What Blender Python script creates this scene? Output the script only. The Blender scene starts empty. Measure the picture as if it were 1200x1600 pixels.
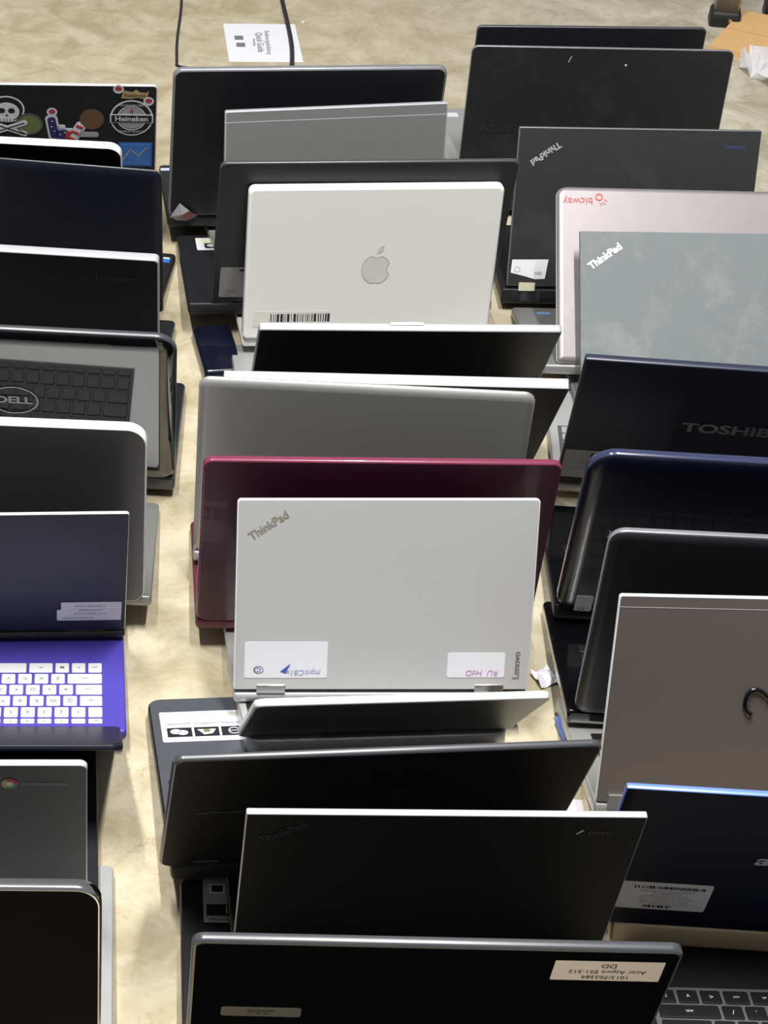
import bpy, bmesh, math, random
from mathutils import Matrix, Vector
random.seed(7)
PI = math.pi
S = bpy.context.scene
COL = S.collection

# ---------------------------------------------------------------- camera
cam = bpy.data.cameras.new('camera'); co = bpy.data.objects.new('camera', cam); COL.objects.link(co)
co.location = (0, 0, 1.5); co.rotation_euler = (math.radians(90-36), 0, 0)
cam.sensor_fit = 'AUTO'; cam.sensor_width = 36.0; cam.lens = 3205/1600*36
cam.shift_x = (600-133)/1600.0; cam.shift_y = 0
cam.clip_start = 0.05; cam.clip_end = 60
S.camera = co
# ---------------------------------------------------------------- world, lamps, exposure
w = bpy.data.worlds.new('world'); S.world = w; w.use_nodes = True
nt = w.node_tree; nt.nodes.clear()
wo = nt.nodes.new('ShaderNodeOutputWorld'); bg = nt.nodes.new('ShaderNodeBackground')
tc = nt.nodes.new('ShaderNodeTexCoord'); sp = nt.nodes.new('ShaderNodeSeparateXYZ'); cr = nt.nodes.new('ShaderNodeValToRGB')
nt.links.new(tc.outputs['Generated'], sp.inputs[0])
mp = nt.nodes.new('ShaderNodeMapRange'); mp.inputs[1].default_value = -1; mp.inputs[2].default_value = 1
nt.links.new(sp.outputs['Z'], mp.inputs[0]); nt.links.new(mp.outputs[0], cr.inputs[0])
cr.color_ramp.elements[0].position = 0.45; cr.color_ramp.elements[0].color = (.30, .30, .30, 1)
cr.color_ramp.elements[1].position = 0.85; cr.color_ramp.elements[1].color = (.36, .365, .37, 1)
nt.links.new(cr.outputs[0], bg.inputs[0]); bg.inputs[1].default_value = 0.62
nt.links.new(bg.outputs[0], wo.inputs[0])
def lamp(name, loc, sx, sy, power, color=(1, .985, .95)):
    l = bpy.data.lights.new(name, 'AREA'); l.shape = 'RECTANGLE'; l.size = sx; l.size_y = sy; l.energy = power; l.color = color
    o = bpy.data.objects.new(name, l); COL.objects.link(o); o.location = loc
    return o
for x in (-.50, .56): lamp('ceiling_tube_lamp', (x, 1.35, 3.3), .07, 1.2, 112)
vs = S.view_settings; vs.view_transform = 'Standard'; vs.look = 'None'; vs.exposure = 0.0; vs.gamma = 1.0; vs.use_curve_mapping = False

# ---------------------------------------------------------------- materials
def lin(c): return tuple(((x/255)/12.92 if x/255 <= .04045 else ((x/255+.055)/1.055)**2.4) for x in c)
MATS = {}
def mat(key, rgb, rough=.5, metal=0, spec=.5, noise=.08, nscale=60, coat=0, bump=0, alpha=1, dust=0, trans=0):
    if key in MATS: return MATS[key]
    m = bpy.data.materials.new(key); m.use_nodes = True; n = m.node_tree
    b = n.nodes['Principled BSDF']; c = lin(rgb)
    t = n.nodes.new('ShaderNodeTexCoord'); nz = n.nodes.new('ShaderNodeTexNoise')
    nz.inputs['Scale'].default_value = nscale; nz.inputs['Detail'].default_value = 4
    n.links.new(t.outputs['Object'], nz.inputs['Vector'])
    mx = n.nodes.new('ShaderNodeMix'); mx.data_type = 'RGBA'
    mx.inputs[6].default_value = tuple(x*(1-noise) for x in c)+(1,); mx.inputs[7].default_value = tuple(min(1, x*(1+noise)) for x in c)+(1,)
    n.links.new(nz.outputs['Fac'], mx.inputs[0])
    out = mx.outputs[2]
    if dust:
        d = n.nodes.new('ShaderNodeTexNoise'); d.inputs['Scale'].default_value = 9; d.inputs['Detail'].default_value = 8; d.inputs['Roughness'].default_value = .7
        n.links.new(t.outputs['Object'], d.inputs['Vector'])
        r = n.nodes.new('ShaderNodeValToRGB'); r.color_ramp.elements[0].position = .5; r.color_ramp.elements[1].position = .8
        r.color_ramp.elements[1].color = (dust, dust, dust, 1)
        n.links.new(d.outputs['Fac'], r.inputs[0])
        m2 = n.nodes.new('ShaderNodeMix'); m2.data_type = 'RGBA'; m2.inputs[7].default_value = (.45, .44, .42, 1)
        n.links.new(r.outputs[0], m2.inputs[0]); n.links.new(out, m2.inputs[6]); out = m2.outputs[2]
    n.links.new(out, b.inputs['Base Color'])
    b.inputs['Roughness'].default_value = rough; b.inputs['Metallic'].default_value = metal
    b.inputs['Specular IOR Level'].default_value = spec
    b.inputs['Coat Weight'].default_value = coat; b.inputs['Coat Roughness'].default_value = .04
    b.inputs['Alpha'].default_value = alpha; b.inputs['Transmission Weight'].default_value = trans
    if bump:
        bp = n.nodes.new('ShaderNodeBump'); bp.inputs['Strength'].default_value = bump; bp.inputs['Distance'].default_value = .0005
        n2 = n.nodes.new('ShaderNodeTexNoise'); n2.inputs['Scale'].default_value = 900
        n.links.new(t.outputs['Object'], n2.inputs['Vector']); n.links.new(n2.outputs['Fac'], bp.inputs['Height']); n.links.new(bp.outputs[0], b.inputs['Normal'])
    MATS[key] = m; return m
BLACK = mat('black_plastic', (26, 27, 31), .42, spec=.35, bump=.15, dust=.02)
BLACKB = mat('blue_black_plastic', (22, 25, 38), .4, spec=.35, bump=.12, dust=.015)
SOFT = mat('matte_black_lid', (34, 35, 38), .55, spec=.3, bump=.2, dust=.05)
GLOSS = mat('gloss_black', (12, 12, 15), .12, spec=.5, coat=.6, dust=.01)
MIRROR = mat('piano_black', (16, 17, 20), .04, spec=.6, coat=1)
NAVY = mat('navy_gloss', (13, 16, 34), .28, spec=.4, coat=.25, dust=.02)
NAVYM = mat('navy_matte', (11, 17, 38), .5, spec=.22)
INDIGO = mat('indigo_lid', (34, 36, 60), .5, spec=.4)
SILVER = mat('silver_paint', (200, 200, 198), .38, metal=.55, noise=.03)
ALU = mat('aluminium', (186, 187, 186), .42, metal=.6, noise=.03)
DALU = mat('dark_aluminium', (112, 113, 117), .4, metal=.75, noise=.04)
GREY = mat('grey_metal', (152, 152, 152), .4, metal=.5, noise=.03)
WHITEP = mat('white_plastic', (226, 225, 220), .35, noise=.02)
YOGA = mat('light_silver', (205, 205, 206), .45, metal=.35, noise=.02)
MAUVE = mat('scratched_silver', (140, 134, 137), .42, metal=.45, noise=.05, dust=.25)
DUSTY = mat('dusty_grey_lid', (112, 118, 120), .6, noise=.05, dust=.45)
TAUPE = mat('warm_grey_alu', (140, 131, 128), .42, metal=.6, noise=.03)
PLUM = mat('plum_lid', (64, 14, 42), .38, metal=.1, coat=.15, noise=.05, dust=.03)
PURPLE = mat('purple_plastic', (76, 66, 166), .4, noise=.04)
GOLD = mat('champagne_base', (196, 178, 146), .4, metal=.4, noise=.06, nscale=200)
BASEB = mat('base_black', (30, 31, 34), .45, spec=.4, bump=.1)
BASEG = mat('base_slate', (74, 78, 84), .42, spec=.5)
BASES = mat('base_silver', (182, 183, 183), .4, metal=.4)
EDGEK = mat('edge_black', (66, 68, 73), .3, spec=.7)
EDGES = mat('edge_silver', (222, 222, 226), .28, metal=.35)
EDGEW = mat('edge_white', (240, 240, 240), .3)
EDGEB = mat('edge_blue', (110, 140, 225), .3, metal=.2)
SCREEN = mat('screen_glass', (10, 11, 14), .1, spec=.5)
SCREENM = mat('screen_matte', (10, 10, 22), .42, spec=.4)
EDGEM = mat('edge_highlight', (138, 138, 144), .25, metal=.3)  # rim of black lids; overhead highlight on the edge put into its grey
EDGEL = mat('edge_light_grey', (184, 184, 190), .35, metal=.15)
KEYK = mat('key_black', (24, 24, 27), .45, bump=.1)
KEYW = mat('key_white', (212, 212, 214), .45, noise=.02)
LEGW = mat('legend_white', (225, 225, 225), .5)
LEGK = mat('legend_grey', (80, 80, 86), .5)
LABEL = mat('label_white', (222, 222, 228), .5, noise=.02)
LABELG = mat('label_grey', (168, 168, 170), .45, noise=.03)
INK = mat('ink_black', (28, 26, 34), .6)
INKG = mat('ink_grey', (120, 120, 128), .6)
LOGOG = mat('logo_grey', (120, 122, 126), .3, metal=.6)
LOGOD = mat('logo_dark', (58, 59, 62), .35, metal=.3)
CHROME = mat('chrome', (220, 220, 222), .15, metal=1)
BLUEI = mat('ink_blue', (70, 90, 180), .5)
PINKI = mat('ink_pink', (190, 130, 190), .5)
REDI = mat('ink_red', (205, 60, 45), .5)
FLAGB = mat('flag_blue', (52, 50, 110), .5)
FLAGR = mat('flag_red', (190, 60, 70), .5)
GREENS = mat('sticker_green', (110, 125, 80), .5, noise=.2, nscale=120)
BROWNS = mat('sticker_brown', (110, 82, 62), .5, noise=.15, nscale=120)
BLUES = mat('sticker_blue', (48, 98, 178), .45, noise=.2, nscale=90)
GOLDS = mat('sticker_gold', (186, 164, 118), .5, noise=.1, nscale=150)
INTELB = mat('badge_blue', (50, 110, 190), .4)
KRAFT = mat('kraft_paper', (214, 172, 118), .7, noise=.06)
PAPER = mat('paper_white', (232, 232, 238), .7, noise=.02)
RUBBER = mat('rubber_black', (30, 30, 32), .5, spec=.4)
STEEL = mat('leg_steel', (165, 160, 155), .35, metal=.6)
BAG = mat('clear_plastic', (240, 240, 245), .12, spec=.8, alpha=.5, noise=.02)
CORD = mat('cord_black', (42, 38, 46), .45)
BLUEP = mat('blue_plastic', (90, 120, 205), .4)

def floor_mat():
    m = bpy.data.materials.new('concrete_floor'); m.use_nodes = True; n = m.node_tree; N = n.nodes; Lk = n.links
    b = N['Principled BSDF']; t = N.new('ShaderNodeTexCoord')
    def noise(sc, det=6, ro=.6, dist=0):
        z = N.new('ShaderNodeTexNoise'); z.inputs['Scale'].default_value = sc; z.inputs['Detail'].default_value = det
        z.inputs['Roughness'].default_value = ro; z.inputs['Distortion'].default_value = dist; Lk.new(t.outputs['Object'], z.inputs['Vector']); return z
    def ramp(src, p0, c0, p1, c1):
        r = N.new('ShaderNodeValToRGB'); r.color_ramp.elements[0].position = p0; r.color_ramp.elements[1].position = p1
        r.color_ramp.elements[0].color = c0; r.color_ramp.elements[1].color = c1; Lk.new(src, r.inputs[0]); return r
    def mix(f, a, c, bt='MIX'):
        x = N.new('ShaderNodeMix'); x.data_type = 'RGBA'; x.blend_type = bt
        if isinstance(f, float): x.inputs[0].default_value = f
        else: Lk.new(f, x.inputs[0])
        for i, v in ((6, a), (7, c)):
            if isinstance(v, tuple): x.inputs[i].default_value = v
            else: Lk.new(v, x.inputs[i])
        return x.outputs[2]
    A = lin((199, 189, 165))+(1,); B = lin((172, 159, 130))+(1,)
    base = mix(ramp(noise(14, 8, .65, .6).outputs['Fac'], .38, (0, 0, 0, 1), .62, (1, 1, 1, 1)).outputs[0], B, A)
    sx = N.new('ShaderNodeSeparateXYZ'); Lk.new(t.outputs['Object'], sx.inputs[0])
    mr = N.new('ShaderNodeMapRange'); mr.inputs[1].default_value = .35; mr.inputs[2].default_value = 1.0; Lk.new(sx.outputs['X'], mr.inputs[0])
    base = mix(mr.outputs[0], base, mix(ramp(noise(8, 8, .7, 1.2).outputs['Fac'], .35, (0, 0, 0, 1), .65, (1, 1, 1, 1)).outputs[0], lin((156, 149, 128))+(1,), lin((202, 196, 178))+(1,)))
    sm = ramp(noise(60, 5, .7, 1.5).outputs['Fac'], .55, (0, 0, 0, 1), .78, (.5, .5, .5, 1)).outputs[0]
    base = mix(sm, base, lin((150, 134, 104))+(1,))
    # fine cracks and specks
    v = N.new('ShaderNodeTexVoronoi'); v.feature = 'DISTANCE_TO_EDGE'; v.inputs['Scale'].default_value = 4.5
    wn = noise(7, 6, .7); ad = N.new('ShaderNodeVectorMath'); ad.operation = 'ADD'
    sc = N.new('ShaderNodeVectorMath'); sc.operation = 'SCALE'; sc.inputs['Scale'].default_value = .35
    Lk.new(wn.outputs['Color'], sc.inputs[0]); Lk.new(t.outputs['Object'], ad.inputs[0]); Lk.new(sc.outputs[0], ad.inputs[1]); Lk.new(ad.outputs[0], v.inputs['Vector'])
    ck = ramp(v.outputs['Distance'], .0, (.55, .55, .55, 1), .008, (0, 0, 0, 1)).outputs[0]
    mk = ramp(noise(5, 2).outputs['Fac'], .45, (0, 0, 0, 1), .6, (1, 1, 1, 1)).outputs[0]
    cm = N.new('ShaderNodeMath'); cm.operation = 'MULTIPLY'; Lk.new(ck, cm.inputs[0]); Lk.new(mk, cm.inputs[1])
    base = mix(cm.outputs[0], base, lin((110, 96, 74))+(1,))
    Lk.new(base, b.inputs['Base Color']); b.inputs['Roughness'].default_value = .55; b.inputs['Specular IOR Level'].default_value = .3
    bp = N.new('ShaderNodeBump'); bp.inputs['Strength'].default_value = .25; bp.inputs['Distance'].default_value = .002
    Lk.new(noise(120, 5).outputs['Fac'], bp.inputs['Height']); Lk.new(bp.outputs[0], b.inputs['Normal'])
    return m

# ---------------------------------------------------------------- helpers
def link(name, me, parent=None, loc=None, rot=None):
    o = bpy.data.objects.new(name, me); COL.objects.link(o)
    if parent: o.parent = parent
    if loc: o.location = loc
    if rot: o.rotation_euler = rot
    return o
def tag(o, label, cat=None, group=None, kind=None):
    if label: o['label'] = label
    if cat: o['category'] = cat
    if group: o['group'] = group
    if kind: o['kind'] = kind
    return o
def finish(bm, name, mats, parent=None, loc=None, rot=None):
    me = bpy.data.meshes.new(name); bm.to_mesh(me); bm.free()
    for m in (mats if isinstance(mats, (list, tuple)) else [mats]): me.materials.append(m)
    return link(name, me, parent, loc, rot)
def rrect(W, L, rb, rt, ins=0, seg=7):
    """outline ccw; y from 0 to L, x centred; rb bottom radius, rt top radius"""
    pts = []
    x0, x1, y0, y1 = -W/2+ins, W/2-ins, ins, L-ins
    for cx, cy, r, a0 in ((x1, y0, rb, -90), (x1, y1, rt, 0), (x0, y1, rt, 90), (x0, y0, rb, 180)):
        r = max(r-ins, .0004); sx = -1 if cx > 0 else 1; sy = 1 if cy == y0 else -1
        for k in range(seg+1):
            a = math.radians(a0+90*k/seg)
            pts.append((cx+sx*r+r*math.cos(a), cy+sy*r+r*math.sin(a)))
    return pts
def slab_bm(W, L, prof, rb=.008, rt=.008, side_from=None, bm=None, M=None, cap_mat=0, side_mat=1):
    """prof: list (inset, z) from outer face (top) down to the lower face"""
    bm = bm or bmesh.new(); rings = []
    for ins, z in prof:
        ring = []
        for x, y in rrect(W, L, rb, rt, ins):
            p = Vector((x, y, z));
            if M: p = M @ p
            ring.append(bm.verts.new(p))
        rings.append(ring)
    n = len(rings[0])
    f = bm.faces.new(rings[0]); f.material_index = cap_mat
    f = bm.faces.new(list(reversed(rings[-1]))); f.material_index = cap_mat
    for i in range(len(rings)-1):
        for k in range(n):
            f = bm.faces.new((rings[i][k], rings[i+1][k], rings[i+1][(k+1) % n], rings[i][(k+1) % n]))
            f.smooth = True
            f.material_index = side_mat if (side_from is None or i >= side_from) else cap_mat
    return bm
def box_bm(bm, x0, x1, y0, y1, z0, z1, mi=0, M=None):
    vs = []
    for x, y, z in ((x0, y0, z0), (x1, y0, z0), (x1, y1, z0), (x0, y1, z0), (x0, y0, z1), (x1, y0, z1), (x1, y1, z1), (x0, y1, z1)):
        p = Vector((x, y, z));
        if M: p = M @ p
        vs.append(bm.verts.new(p))
    for q in ((3, 2, 1, 0), (4, 5, 6, 7), (0, 1, 5, 4), (1, 2, 6, 5), (2, 3, 7, 6), (3, 0, 4, 7)):
        f = bm.faces.new([vs[i] for i in q]); f.material_index = mi
    return bm
_tc = {}
def text_mesh(s, size=1.0, bold=0.0, shear=0.0, spacing=1.0):
    k = (s, bold, shear, spacing)
    if k not in _tc:
        cu = bpy.data.curves.new('t', 'FONT'); cu.body = s; cu.size = 1; cu.align_x = 'CENTER'; cu.align_y = 'CENTER'
        cu.offset = bold; cu.shear = shear; cu.space_character = spacing; cu.resolution_u = 3
        o = bpy.data.objects.new('t', cu); COL.objects.link(o)
        bpy.context.view_layer.update()
        me = bpy.data.meshes.new_from_object(o.evaluated_get(bpy.context.evaluated_depsgraph_get()))
        bpy.data.objects.remove(o)
        _tc[k] = ([v.co.copy() for v in me.vertices], [list(p.vertices) for p in me.polygons]); bpy.data.meshes.remove(me)
    return _tc[k]
class Sheet:
    """thin printed thing: stacked flat pieces in lid or deck coordinates, one mesh"""
    def __init__(s): s.bm = bmesh.new(); s.mats = []
    def mi(s, m):
        if m not in s.mats: s.mats.append(m)
        return s.mats.index(m)
    def rect(s, cx, cy, w_, h, m, z=.0003, r=.0015, rot=0, th=.0003):
        M = Matrix.Translation((cx, cy, 0)) @ Matrix.Rotation(math.radians(rot), 4, 'Z') @ Matrix.Translation((0, -h/2, 0))
        i = s.mi(m); slab_bm(w_, h, [(0, z), (0, z-th)], r, r, bm=s.bm, M=M, cap_mat=i, side_mat=i); return s
    def poly(s, pts, m, z=.0003):
        vs = [s.bm.verts.new((x, y, z)) for x, y in pts]; f = s.bm.faces.new(vs); f.material_index = s.mi(m)
        f.normal_update()
        if f.normal.z < 0: f.normal_flip()
        return s
    def disc(s, cx, cy, rx, ry, m, z=.0003, n=28, rot=0):
        a = math.radians(rot)
        return s.poly([(cx+rx*math.cos(t)*math.cos(a)-ry*math.sin(t)*math.sin(a), cy+rx*math.cos(t)*math.sin(a)+ry*math.sin(t)*math.cos(a)) for t in [2*PI*k/n for k in range(n)]], m, z)
    def ring(s, cx, cy, rx, ry, wd, m, z=.0004, n=36):
        i = s.mi(m); A = []; B = []
        for k in range(n):
            t = 2*PI*k/n; A.append(s.bm.verts.new((cx+rx*math.cos(t), cy+ry*math.sin(t), z))); B.append(s.bm.verts.new((cx+(rx-wd)*math.cos(t), cy+(ry-wd)*math.sin(t), z)))
        for k in range(n):
            f = s.bm.faces.new((A[k], A[(k+1) % n], B[(k+1) % n], B[k])); f.material_index = i
        return s
    def line(s, pts, wd, m, z=.0005):
        i = s.mi(m)
        for (x0, y0), (x1, y1) in zip(pts, pts[1:]):
            d = Vector((x1-x0, y1-y0)); 
            if d.length < 1e-6: continue
            d.normalize(); nx, ny = -d.y*wd/2, d.x*wd/2
            f = s.bm.faces.new([s.bm.verts.new(p) for p in ((x0-nx, y0-ny, z), (x1-nx, y1-ny, z), (x1+nx, y1+ny, z), (x0+nx, y0+ny, z))]); f.material_index = i
        return s
    def text(s, t, cx, cy, size, m, rot=0, z=.0006, bold=0., shear=0., sy=1.0, spacing=1.0, sx=1.0):
        V, P = text_mesh(t, 1, bold, shear, spacing); i = s.mi(m)
        M = Matrix.Translation((cx, cy, z)) @ Matrix.Rotation(math.radians(rot), 4, 'Z') @ Matrix.Diagonal((size*sx, size*sy, 1, 1))
        vs = [s.bm.verts.new(M @ v) for v in V]
        for p in P:
            try: f = s.bm.faces.new([vs[k] for k in p]); f.material_index = i
            except ValueError: pass
        return s
    def bars(s, x0, x1, y0, y1, m, n=30, z=.0006, seed=1):
        rr = random.Random(seed); x = x0; st = (x1-x0)/n
        while x < x1:
            wd = st*rr.choice((.35, .6, .9, 1.4))
            s.rect((x+wd/2), (y0+y1)/2, wd, abs(y1-y0), m, z=z, r=.00001, th=.00005); x += wd+st*rr.choice((.4, .7, 1.))
        return s
    def put(s, name, parent, loc=(0, 0, 0), rot=None, label=None):
        o = finish(s.bm, name, s.mats or [LABEL], parent, loc, rot)
        if label: o['label'] = label
        return o

KEYROWS = [
    [('esc', 1), *[('f%d' % i, 1) for i in range(1, 13)], ('ins', 1), ('del', 1)],
    [('`', 1), *[(c, 1) for c in '1234567890-='], ('back', 2)],
    [('tab', 1.5), *[(c, 1) for c in 'QWERTYUIOP[]'], ('\\', 1.5)],
    [('caps', 1.75), *[(c, 1) for c in "ASDFGHJKL;'"], ('enter', 2.25)],
    [('shift', 2.25), *[(c, 1) for c in 'ZXCVBNM,./'], ('shift', 2.75)],
    [('ctrl', 1), ('fn', 1), ('win', 1), ('alt', 1.6), ('', 5), ('alt', 1.2), ('ctrl', 1.2), ('<', 1), ('v', 1), ('>', 1)]]
def build_keys(base, kx, y0, z, pitch, km, lm, tray_m, individual, legends=True, first=0.55, tray=True):
    """y0: edge nearest the hinge. user sits at +y so x runs from +kx (user's left) to -kx"""
    rows = KEYROWS; u = 2*kx/15.0
    ys = []; y = y0
    for i, r in enumerate(rows):
        h = pitch*(first if i == 0 else 1.0); ys.append((y, h)); y += h
    k = bmesh.new(); box_bm(k, -kx-.003, kx+.003, y0-.003, y+.003, z-.0004, z+.0002)
    kb = finish(k, 'keyboard', tray_m, base)
    bmall = None if individual else bmesh.new()
    for (ky, h), row in zip(ys, rows):
        x = kx
        for leg, wd in row:
            W = wd*u; cx = x-W/2; x -= W
            if individual:
                sh = Sheet(); i0 = sh.mi(km)
                M = Matrix.Translation((0, -(h-.003)/2, 0))
                slab_bm(W-.003, h-.003, [(.0006, .0016), (.0, .0011), (0, 0)], .0016, .0016, bm=sh.bm, M=M, cap_mat=0, side_mat=0)
                if legends and leg:
                    big = len(leg) == 1
                    if leg == 'win':
                        for a, b_ in ((-1, -1), (1, -1), (-1, 1), (1, 1)): sh.rect(a*.0012, b_*.0011, .002, .0018, lm, z=.0018, r=.0001, th=.0001)
                    else: sh.text(leg, 0 if big else 0, 0, (.0075 if big else .0042), lm, rot=180, z=.0018)
                sh.put('key', kb, (cx, ky+h/2, z+.0003))
            else:
                M = Matrix.Translation((cx, ky+.0015, z+.0003))
                slab_bm(W-.003, h-.003, [(.0006, .0015), (.0, .001), (0, 0)], .0015, .0015, bm=bmall, M=M, cap_mat=0, side_mat=0)
    if bmall is not None:
        o = finish(bmall, 'key_rows', km, kb)
    return kb, y

RIGS = {}
def laptop(code, name, label, X, Y, yaw, W, L, lean, z0, lm, em, bm_, th=.006, rt=.008, rb=.006, t=.022, edge=.0015, soft=0, D=None, bw=0,
           km=KEYK, tray=None, rearR=.004, brand=True, individual=False, legends=False, kinset=.02, ky0=.03, pitch=.018, hinge_m=None, side_k=None, first=.55, gap=.004, bx=0, lm_legend=None, oy=-.009, screen_m=None, pad=True, front_r=.008, barrels=True):
    r = bpy.data.objects.new(name, None); COL.objects.link(r); r.empty_display_size = .05
    r.location = (X, Y, 0); r.rotation_euler = (0, 0, math.radians(yaw)); tag(r, label, 'laptop', 'open laptops in three rows on the concrete floor')
    D = D or L
    zr = max(0, z0-t); pitch_a = math.asin(min(.9, zr/D))
    # base
    M = Matrix.Translation((bx, oy, 0))
    b = slab_bm(W+bw, D-oy, [(.002, t), (.0006, t-.0012), (0, t-.004), (0, .005), (.002, .001), (.004, 0)], rearR, front_r, M=M, cap_mat=0, side_mat=1)
    base = finish(b, 'base', [bm_, side_k or bm_], r, (0, 0, zr), (-pitch_a, 0, 0))
    kb, yend = build_keys(base, W/2-kinset, ky0, t, pitch, km, lm_legend or LEGW, tray or bm_, individual, legends, first)
    if pad:
        p = bmesh.new(); ph = max(.03, D-yend-.02)
        slab_bm(.1, ph, [(0, t+.0004), (0, t-.0002)], .003, .003, bm=p, M=Matrix.Translation((.0, yend+.01, 0)), cap_mat=0, side_mat=0)
        finish(p, 'touchpad', side_k or bm_, base)
    # hinge barrels
    if barrels:
        for sx in (-1, 1):
            h = bmesh.new(); bmesh.ops.create_cone(h, cap_ends=True, segments=16, radius1=.0058, radius2=.0058, depth=.045, matrix=Matrix.Translation((sx*W*.36, -.001, t+.0005)) @ Matrix.Rotation(PI/2, 4, 'Y'))
            for f in h.faces: f.smooth = len(f.verts) == 4
            finish(h, 'hinge', hinge_m or BASEB, base)
    # lid
    if soft:
        prof = [(soft, th), (soft*.55, th-.0006), (soft*.22, th-.002), (soft*.05, th-.004 if th > .006 else th*.45), (0, th*.35), (0, .0006), (.0006, 0)]
        sf = 3
    else:
        prof = [(edge, th), (edge*.3, th-edge*.35), (0, th-edge), (0, .0008), (.0006, 0)]; sf = 0
    lb = slab_bm(W, L-gap, prof, rb, rt, side_from=sf, M=Matrix.Translation((0, gap, 0)))
    lid = finish(lb, 'lid', [lm, em], r, (0, 0, z0), (PI/2-math.radians(lean), 0, 0))
    sb = slab_bm(W-.004, L-gap-.006, [(0, 0), (0, -.0006)], rb, rt, M=Matrix.Translation((0, gap+.002, 0)), cap_mat=0, side_mat=0)
    # display inside the lid: bezel plus glass
    M2 = Matrix.Translation((0, gap+.018, 0)); slab_bm(W-.03, L-gap-.034, [(0, -.0006), (0, -.0009)], .002, .002, bm=sb, M=M2, cap_mat=1, side_mat=1)
    finish(sb, 'screen', [BLACK, screen_m or SCREEN], lid)
    RIGS[code] = dict(root=r, base=base, lid=lid, W=W, L=L, t=t, th=th, D=D, kb=kb)
    return RIGS[code]
def onlid(code, sheet, name, label=None, dz=0.0):
    g = RIGS[code]; return sheet.put(name, g['lid'], (0, 0, g['th']+dz+.00005), label=label)
def ondeck(code, sheet, name, label=None):
    g = RIGS[code]; return sheet.put(name, g['base'], (0, 0, g['t']+.0001), label=label)
# ---------------------------------------------------------------- the floor
fb = bmesh.new(); vs_ = [fb.verts.new(p) for p in ((-5, -1.5, 0), (6, -1.5, 0), (6, 9, 0), (-5, 9, 0))]; fb.faces.new(vs_)
tag(finish(fb, 'floor', floor_mat()), 'beige mottled concrete floor under the rows of laptops', kind='structure')

# ---------------------------------------------------------------- left row, far to near
laptop('L1', 'laptop', 'black laptop covered in stickers, farthest of the left row', -0.081, 2.764, -1.6, 0.370, 0.244, -13.5, 0.048, SOFT, EDGES, BASEB, th=.005, rt=.006, t=0.014, D=0.225)
laptop('L2', 'laptop', 'black laptop with thick white rim, just in front of the sticker-covered one', -0.105, 2.663, -6.5, 0.330, 0.228, -19.7, 0.045, GLOSS, EDGEW, BASES, th=.013, rt=.018, edge=.001, t=0.014, D=0.210)
laptop('L3', 'laptop', 'plain blue-black laptop, third from the far end of the left row', -0.077, 2.530, -10.1, 0.380, 0.251, -11.9, 0.033, BLACKB, EDGEK, BASEB, th=.006, rt=.012, soft=.014, gap=.002, t=0.014, D=.205, bw=-.02)
laptop('L4', 'laptop', 'black laptop with pale grey rim and faint maker name, behind the oval-logo laptop', -0.070, 2.313, -7.1, 0.340, 0.231, -13.6, 0.044, BLACK, EDGEL, BASEB, th=.013, rt=.006, bw=.006, side_k=EDGEK, t=0.016, D=0.213)
laptop('L5', 'laptop', 'glossy black laptop with an oval ring logo and mirror-like lid', -0.079, 2.118, -5.5, 0.385, 0.254, -15.0, 0.032, MIRROR, EDGEK, BASEB, th=.012, rt=.026, rb=.02, soft=.022, gap=.0, t=0.020, bw=.0, side_k=EDGEK, D=0.234)
laptop('L6', 'laptop', 'dark aluminium laptop with bright white rim and large rounded corners, left row', -0.119, 1.853, -4.1, 0.375, 0.248, -4.4, 0.048, DALU, EDGEW, GREY, th=.014, rt=.022, rb=.016, edge=.0016, gap=.0, tray=KEYK, kinset=.042, ky0=.100, bw=.016, t=0.014, D=0.228, pitch=.0185)
laptop('L7', 'laptop', 'dark indigo laptop lid with two overlapping white labels, behind the purple keyboard', -0.120, 1.794, 1.2, 0.330, 0.221, -17.1, 0.032, INDIGO, EDGES, BASEB, th=.004, rt=.004, edge=.0008, t=0.010, D=0.204)
laptop('L8', 'laptop', 'purple laptop with white keys, lid folded back toward the viewer', -.116, 1.632, 0.0, .306, .200, -53, .032, INDIGO, BLACKB, PURPLE, th=.006, t=0.014, km=KEYW, tray=PURPLE, individual=True, legends=True, kinset=.017, ky0=.001, pitch=.0204, D=0.215, lm_legend=LEGK, pad=False, barrels=False, bw=.014, rt=.012, screen_m=SCREENM)
laptop('L9', 'laptop', 'dark grey laptop with small round coloured emblem, directly in front of the purple one', -0.148, 1.384, 0.0, 0.300, 0.210, -8.4, 0.036, mat('charcoal_lid', (66, 68, 71), .5, metal=.2), EDGES, BASEB, th=.007, rt=.007, edge=.001, bw=.022, D=0.245, t=0.014)
laptop('L10', 'laptop', 'glossy black laptop with chrome rim and rounded corner, nearest of the left row', -0.156, 1.190, -0.8, 0.340, 0.231, 0.4, 0.032, mat('dim_gloss_lid', (9, 9, 12), .3, spec=.03), CHROME, BASES, th=.012, rt=.022, rb=.016, edge=.003, bw=.022, D=0.260, side_k=BASES, t=0.014)

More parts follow.
